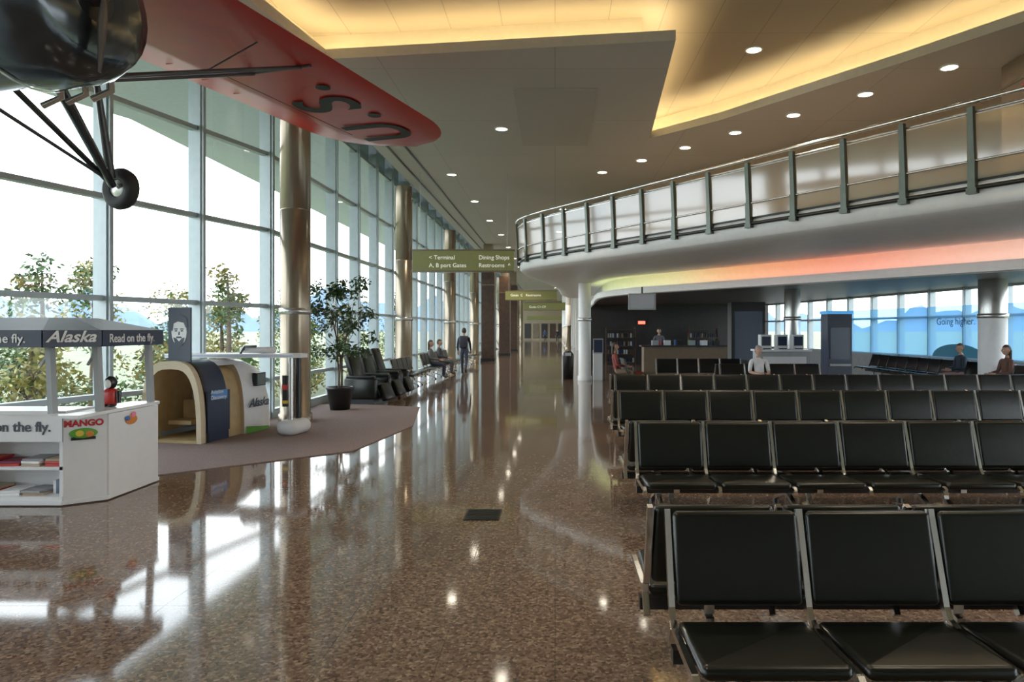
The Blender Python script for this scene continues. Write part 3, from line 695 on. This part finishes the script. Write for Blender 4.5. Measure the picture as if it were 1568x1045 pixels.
# ---------------------------------------------------------------- small stuff
mb=MB(); VENT=mat('vent_dark',(0.02,.02,.018),.5,.5)
mb.box((-.66,6.25,.004),(.32,.36,.008),VENT)
for k in range(7): mb.box((-.66,6.1+k*.05,.01),(.29,.02,.006),BLKM)
mb.build('floor_vent')
mb=MB(); mb.lathe((.45,23.4,0),[(.001,0),(.18,0),(.2,.8),(.2,.84),(.12,.95),(.001,.97)],BLKM,24); mb.box((.45,23.22,.86),(.2,.05,.1),GREYP); mb.build('litter_bin')
mb=MB(); mb.box((1.45,23.2,.5),(.3,.5,1.0),WHITEG); mb.box((1.45,22.93,1.15),(.34,.04,.5),GREYP); mb.box((1.45,22.9,1.15),(.28,.02,.42),NAVY); mb.build('information_stand')
# hanging monitor
mb=MB(); mb.box((2.55,20,2.52),(.8,.08,.48),GREYP); mb.box((2.55,19.955,2.52),(.72,.01,.40),mat('screen_pale',(.2,.22,.24),.2,emit=(.6,.65,.7),es=.08)); mb.cyl((2.55,20,2.7),(2.55,20,2.95),.025,BLKM,10); mb.build('hanging_monitor')
mb=MB(); mb.box((4.3,33.9,2.05),(.4,.06,.2),BLKM); mb.box((4.3,33.86,2.05),(.34,.02,.14),mat('exit_red',(1,0,0),.5,emit=(1,.05,.03),es=6)); mb.build('exit_sign')
# gate counter
mb=MB(); mb.box((5.3,28,.5),(3.4,.7,1.0),BROWN); mb.box((5.3,28,1.03),(3.6,.85,.06),DARK); mb.box((5.3,27.63,.5),(3.2,.03,.7),BROWN)
for k in range(6): mb.box((4.1+k*.5,28,1.16),(.25,.3,.2),[GREYP,WHITEG,BLKM][k%3])
for k in range(4): mb.cyl((4.3+k*.6,27.9,1.06),(4.3+k*.6,27.9,1.28),.04,[RED,BLUE,GREEN,ORANGE][k],10)
mb.build('gate_counter')
for (x) in (3.2,7.2):
    mb=MB()
    for z in (.1,.5,.9,1.3,1.7): mb.box((x,33.3,z),(1.4,.45,.04),DKWOOD)
    for sx in(-.7,.7): mb.box((x+sx,33.3,.9),(.04,.45,1.8),DKWOOD)
    rr=random.Random(int(x))
    for z in (.12,.52,.92,1.32):
        for k in range(12): mb.box((x-.6+k*.11,33.2,z+.1),(.07,.1,.2),rr.choice([BLKM,DKWOOD,BROWN,GREYP,NAVY]))
    mb.build('shop_display_shelf')
# self service counter, white
mb=MB(); mb.box((6.35,19.2,.55),(1.4,.6,1.1),GREYP); mb.box((6.35,19.2,1.12),(1.5,.7,.05),WHITEG)
for k in range(3):
    x=5.9+k*.45; mb.box((x,19.2,1.35),(.3,.25,.42),WHITEG); mb.box((x,19.07,1.38),(.24,.02,.26),NAVY); mb.box((x,19.05,1.17),(.2,.12,.03),BLKM)
mb.box((6.35,18.88,.6),(1.2,.02,.7),WHITEG); mb.build('check_in_counter')
mb=MB(); mb.box((7.25,17.6,1.05),(.62,.45,2.1),NAVY); mb.box((7.25,17.36,1.35),(.5,.02,.8),mat('kiosk_screen',(.01,.02,.04),.25,emit=(.05,.12,.3),es=.03)); mb.box((7.25,17.33,.8),(.5,.1,.05),GREYP); mb.box((7.25,17.6,2.14),(.66,.5,.08),mat('kiosk_blue_cap',(.05,.3,.7),.3,emit=(.05,.4,1),es=.4)); mb.box((7.25,17.6,.05),(.7,.55,.1),BLKM); mb.build('self_service_kiosk')
mb=MB(); mb.box((6.3,22.5,1.3),(1.1,.5,2.6),DARK); mb.box((6.3,22.23,1.5),(.9,.03,1.6),mat('vend_front',(.02,.025,.03),.3,emit=(.2,.3,.5),es=.03)); mb.box((6.3,22.22,.45),(.7,.04,.2),GREYP); mb.build('vending_machine')

# ---------------------------------------------------------------- people
def handmesh():
    mb=MB(); m=MATS['skin_a']
    mb.pad((0,0,-.045),(.075,.026,.09),.012,m); mb.tube([(0,0,.02),(0,0,-.02)],[.027,.024],m,10)
    for i,(x,L) in enumerate(((-.028,.068),(-.0095,.078),(.0095,.073),(.028,.058))):
        z=-.085; mb.tube([(x,0,z+.01),(x*1.05,-.004,z-L*.4),(x*1.08,-.018,z-L*.75),(x*1.08,-.034,z-L*.95)],[.0092,.0088,.008,.006],m,8)
    mb.tube([(-.032,-.005,-.02),(-.055,-.014,-.045),(-.06,-.024,-.075),(-.055,-.03,-.092)],[.012,.011,.0095,.007],m,8)
    return mb.mesh('hand')
SK=mat('skin_a',(.50,.28,.19),.5,noise=.05)
HAND=handmesh()
def person(name,loc,rz,pose,shirt,pants,hair,sleeves='long',lean=0,longhair=False,h=1.0,bag=False):
    e=empty(name,loc,rz); e.scale=(h,h,h)
    m_sh=mat('cloth_%s'%str(shirt),shirt,.8,noise=.12,nscale=10); m_pa=mat('cloth_%s'%str(pants),pants,.85,noise=.12,nscale=10); m_ha=mat('hair_%s'%str(hair),hair,.7,noise=.3,nscale=30); m_so=mat('shoe_black',(.03,.03,.03),.5)
    z=0 if pose in('stand','walk') else -.43
    def up(y,zz): # lean torso around pelvis
        p=Vector((0,y,zz-.95)); a=lean; return Vector((0,p.y*math.cos(a)+p.z*math.sin(a), p.z*math.cos(a)-p.y*math.sin(a)+.95+z))
    J={}; J['pel']=Vector((0,0,.95+z)); J['wai']=up(0,1.08); J['che']=up(-.01,1.24); J['uch']=up(.0,1.38); J['nb']=up(.01,1.46); J['nt']=up(-.01,1.54)
    for s,n in((1,'L'),(-1,'R')):
        q=up(0,1.40); J['sh'+n]=q+Vector((s*.175,0,0)); 
        if pose=='stand': J['el'+n]=Vector((s*.225,.03,1.12)); J['wr'+n]=Vector((s*.22,-.07,.88))
        elif pose=='walk': J['el'+n]=Vector((s*.225,.08*s,1.13)); J['wr'+n]=Vector((s*.22,.12*s-.1,.9))
        else: J['el'+n]=q+Vector((s*.23,-.06,-.27)); J['wr'+n]=Vector((s*.10,-.30,.95+z+.13))
        if pose=='stand': J['hi'+n]=Vector((s*.085,0,.90)); J['kn'+n]=Vector((s*.1,-.02,.50)); J['an'+n]=Vector((s*.1,.02,.10)); J['to'+n]=Vector((s*.12,-.13,.045))
        elif pose=='walk':
            J['hi'+n]=Vector((s*.085,0,.90)); J['kn'+n]=Vector((s*.09,-.16 if s>0 else -.02,.52)); J['an'+n]=Vector((s*.09,-.22 if s>0 else .26,.10 if s>0 else .2)); J['to'+n]=J['an'+n]+Vector((0,-.14,-.055 if s>0 else -.1))
        else: J['hi'+n]=Vector((s*.09,-.03,.5)); J['kn'+n]=Vector((s*.12,-.45,.50)); J['an'+n]=Vector((s*.12,-.42,.10)); J['to'+n]=Vector((s*.13,-.57,.045))
    R={'pel':(.145,.10),'wai':(.125,.09),'che':(.15,.10),'uch':(.12,.09),'nb':(.06,.055),'nt':(.05,.05)}
    for n in 'LR': R.update({'sh'+n:(.065,.06),'el'+n:(.045,.045),'wr'+n:(.03,.028),'hi'+n:(.09,.09),'kn'+n:(.062,.062),'an'+n:(.045,.045),'to'+n:(.045,.035)})
    names=list(J); E=[('pel','wai',1),('wai','che',1),('che','uch',1),('uch','nb',1),('nb','nt',0)]
    for n in 'LR': E+=[('uch','sh'+n,1),('sh'+n,'el'+n,1),('el'+n,'wr'+n,1 if sleeves=='long' else 0),('pel','hi'+n,2),('hi'+n,'kn'+n,2),('kn'+n,'an'+n,2),('an'+n,'to'+n,3)]
    bm=bmesh.new(); sk=bm.verts.layers.skin.verify(); vs={}
    for n in names: v=bm.verts.new(J[n]); v[sk].radius=R[n]; v[sk].use_root=(n=='pel'); vs[n]=v
    for a,b,_ in E: bm.edges.new((vs[a],vs[b]))
    me=bpy.data.meshes.new('tmp'); bm.to_mesh(me); bm.free(); o=bpy.data.objects.new('tmp',me); COL.objects.link(o)
    md=o.modifiers.new('s','SKIN'); md.branch_smoothing=.6; s2=o.modifiers.new('d','SUBSURF'); s2.levels=2; s2.render_levels=2
    bpy.context.view_layer.update(); dg=bpy.context.evaluated_depsgraph_get(); nm=bpy.data.meshes.new_from_object(o.evaluated_get(dg)); bpy.data.objects.remove(o)
    nm.materials.clear()
    for m_ in (SK,m_sh,m_pa,m_so): nm.materials.append(m_)
    for p in nm.polygons:
        c=p.center; best=9;lab=1
        for a,b,l in E:
            A=J[a];B=J[b];t=max(0,min(1,(c-A).dot(B-A)/(B-A).length_squared)); d=(c-(A+(B-A)*t)).length-.5*(R[a][0]*(1-t)+R[b][0]*t)
            if d<best: best=d;lab=l
        p.material_index=lab; p.use_smooth=True
    ob=bpy.data.objects.new('body',nm); COL.objects.link(ob); ob.parent=e
    # head
    hb=MB(); c=J['nt']+Vector((0,-.02,.10))
    def hf(p):
        q=p.copy(); 
        if q.z<0: k=1+q.z*2.6; q.x*=max(.55,k); q.y=q.y*max(.7,1+q.z*1.2)-.012*(-q.z/.1)
        if q.y<-.06 and abs(q.x)<.022 and -.035<q.z<.02: q.y-=.022
        return q
    hb.ell(c,(.077,.097,.118),SK,24,18,hf)
    hb.ell(c+Vector((0,.008,.016)),(.086,.103,.122),m_ha,20,14,None,lambda p:(p.z>.045) or (p.y>.015 and p.z>-.07))
    for s in(-1,1):
        hb.ell(c+Vector((s*.079,.008,-.005)),(.012,.02,.032),SK,8,6); hb.ell(c+Vector((s*.03,-.085,.004)),(.014,.01,.008),WHITE,8,6); hb.ell(c+Vector((s*.03,-.093,.004)),(.006,.005,.006),BLKM,8,6)
        hb.box(c+Vector((s*.03,-.092,.022)),(.03,.008,.005),m_ha)
    hb.ell(c+Vector((0,-.088,-.052)),(.024,.008,.006),mat('lips',(.4,.12,.1),.5),8,6)
    hb.pad(c+Vector((0,-.098,-.018)),(.02,.026,.035),.01,SK)
    if longhair: hb.pad(c+Vector((0,.07,-.1)),(.16,.06,.24),.03,m_ha)
    hb.build('head',e)
    for n in 'LR':
        d=(J['wr'+n]-J['el'+n]).normalized(); q=Vector((0,0,-1)).rotation_difference(d); ho=bpy.data.objects.new('hand_'+n.lower(),HAND); COL.objects.link(ho); ho.parent=e; ho.location=J['wr'+n]+d*.01
        ho.rotation_mode='QUATERNION'; ho.rotation_quaternion=q
        if n=='R': ho.scale=(-1,1,1)
    if bag:
        b=MB(); b.pad(J['che']+Vector((0,.2,0)),(.3,.18,.46),.07,mat('backpack_cloth',(.03,.03,.05),.8))
        for s in(-1,1): b.tube([J['uch']+Vector((s*.1,.12,.05)),J['uch']+Vector((s*.12,-.02,.09)),J['che']+Vector((s*.13,-.12,0)),J['wai']+Vector((s*.12,.06,0))],.015,BLKM,6)
        b.build('backpack',e)
    return e
BR=(.05,.03,.02);GY=(.3,.3,.3);BK=(.015,.015,.018)
person('seated_man',(4.9,16.33,0),0,'sit',(.70,.70,.70),(.05,.06,.1),GY,'short',lean=.25)
person('seated_woman',(1.75,19.55-.0,0),math.pi*.5,'sit',(.22,.04,.03),(.25,.18,.12),BR,longhair=True,lean=.1)
person('seated_man',(10.68,18.0,0),-math.pi/2,'sit',(.02,.03,.05),(.4,.2,.2),BR,lean=.05)
person('seated_woman',(10.68,16.2,0),-math.pi/2,'sit',(.12,.05,.035),(.05,.05,.08),BR,longhair=True,lean=.1)
person('standing_clerk',(4.4,28.9,0),0,'stand',(.12,.12,.14),BK,BR)
person('walking_traveler',(-3.4,25.5,0),math.pi,'walk',(.03,.03,.05),(.05,.06,.1),BR,bag=True)
person('walking_traveler',(-1.4,96,0),math.pi,'walk',(.05,.1,.3),BK,BR)
person('walking_traveler',(.3,88,0),0,'walk',(.03,.03,.03),BK,BR)
person('seated_woman',(-4.3,23.8,0),math.pi/2,'sit',(.1,.1,.1),(.03,.03,.06),BR,longhair=True,lean=.1)
person('seated_man',(-4.3,25.6,0),math.pi/2,'sit',(.05,.05,.06),(.1,.1,.12),BR,lean=.1)
# chair for the woman near the column
row(2.0,19.2,2,math.pi/2,False)

# ---------------------------------------------------------------- world + camera
w=bpy.data.worlds.new('sky'); S.world=w; w.use_nodes=True; nt=w.node_tree; bg=nt.nodes['Background']
tc=nt.nodes.new('ShaderNodeTexCoord'); sx=nt.nodes.new('ShaderNodeSeparateXYZ'); r=nt.nodes.new('ShaderNodeValToRGB'); e=r.color_ramp.elements
e[0].position=0.0; e[0].color=(.92,.96,1,1); e[1].position=.8; e[1].color=(.65,.8,1,1); x=e.new(.25); x.color=(.88,.94,1,1)
n=nt.nodes.new('ShaderNodeTexNoise'); n.inputs['Scale'].default_value=3; n.inputs['Detail'].default_value=5
mx=nt.nodes.new('ShaderNodeMix'); mx.data_type='RGBA'; mr=nt.nodes.new('ShaderNodeMapRange'); mr.inputs[1].default_value=.4; mr.inputs[2].default_value=.65
nt.links.new(tc.outputs['Generated'],n.inputs['Vector']); nt.links.new(n.outputs[0],mr.inputs[0]); nt.links.new(mr.outputs[0],mx.inputs[0]); mx.inputs[7].default_value=(1,1,1,1)
nt.links.new(tc.outputs['Generated'],sx.inputs[0]); nt.links.new(sx.outputs[2],r.inputs[0]); nt.links.new(r.outputs[0],mx.inputs[6]); nt.links.new(mx.outputs[2],bg.inputs[0]); bg.inputs[1].default_value=4.6
S.view_settings.view_transform='Standard'; S.view_settings.exposure=0.32; S.view_settings.gamma=1.14
cam=bpy.data.cameras.new('camera'); co=bpy.data.objects.new('camera',cam); COL.objects.link(co); co.location=(0,0,1.7); co.rotation_euler=(math.radians(90),0,0)
cam.lens=24; cam.sensor_width=36; cam.shift_x=-68/1620; cam.shift_y=-18/1620; cam.clip_end=3000; S.camera=co
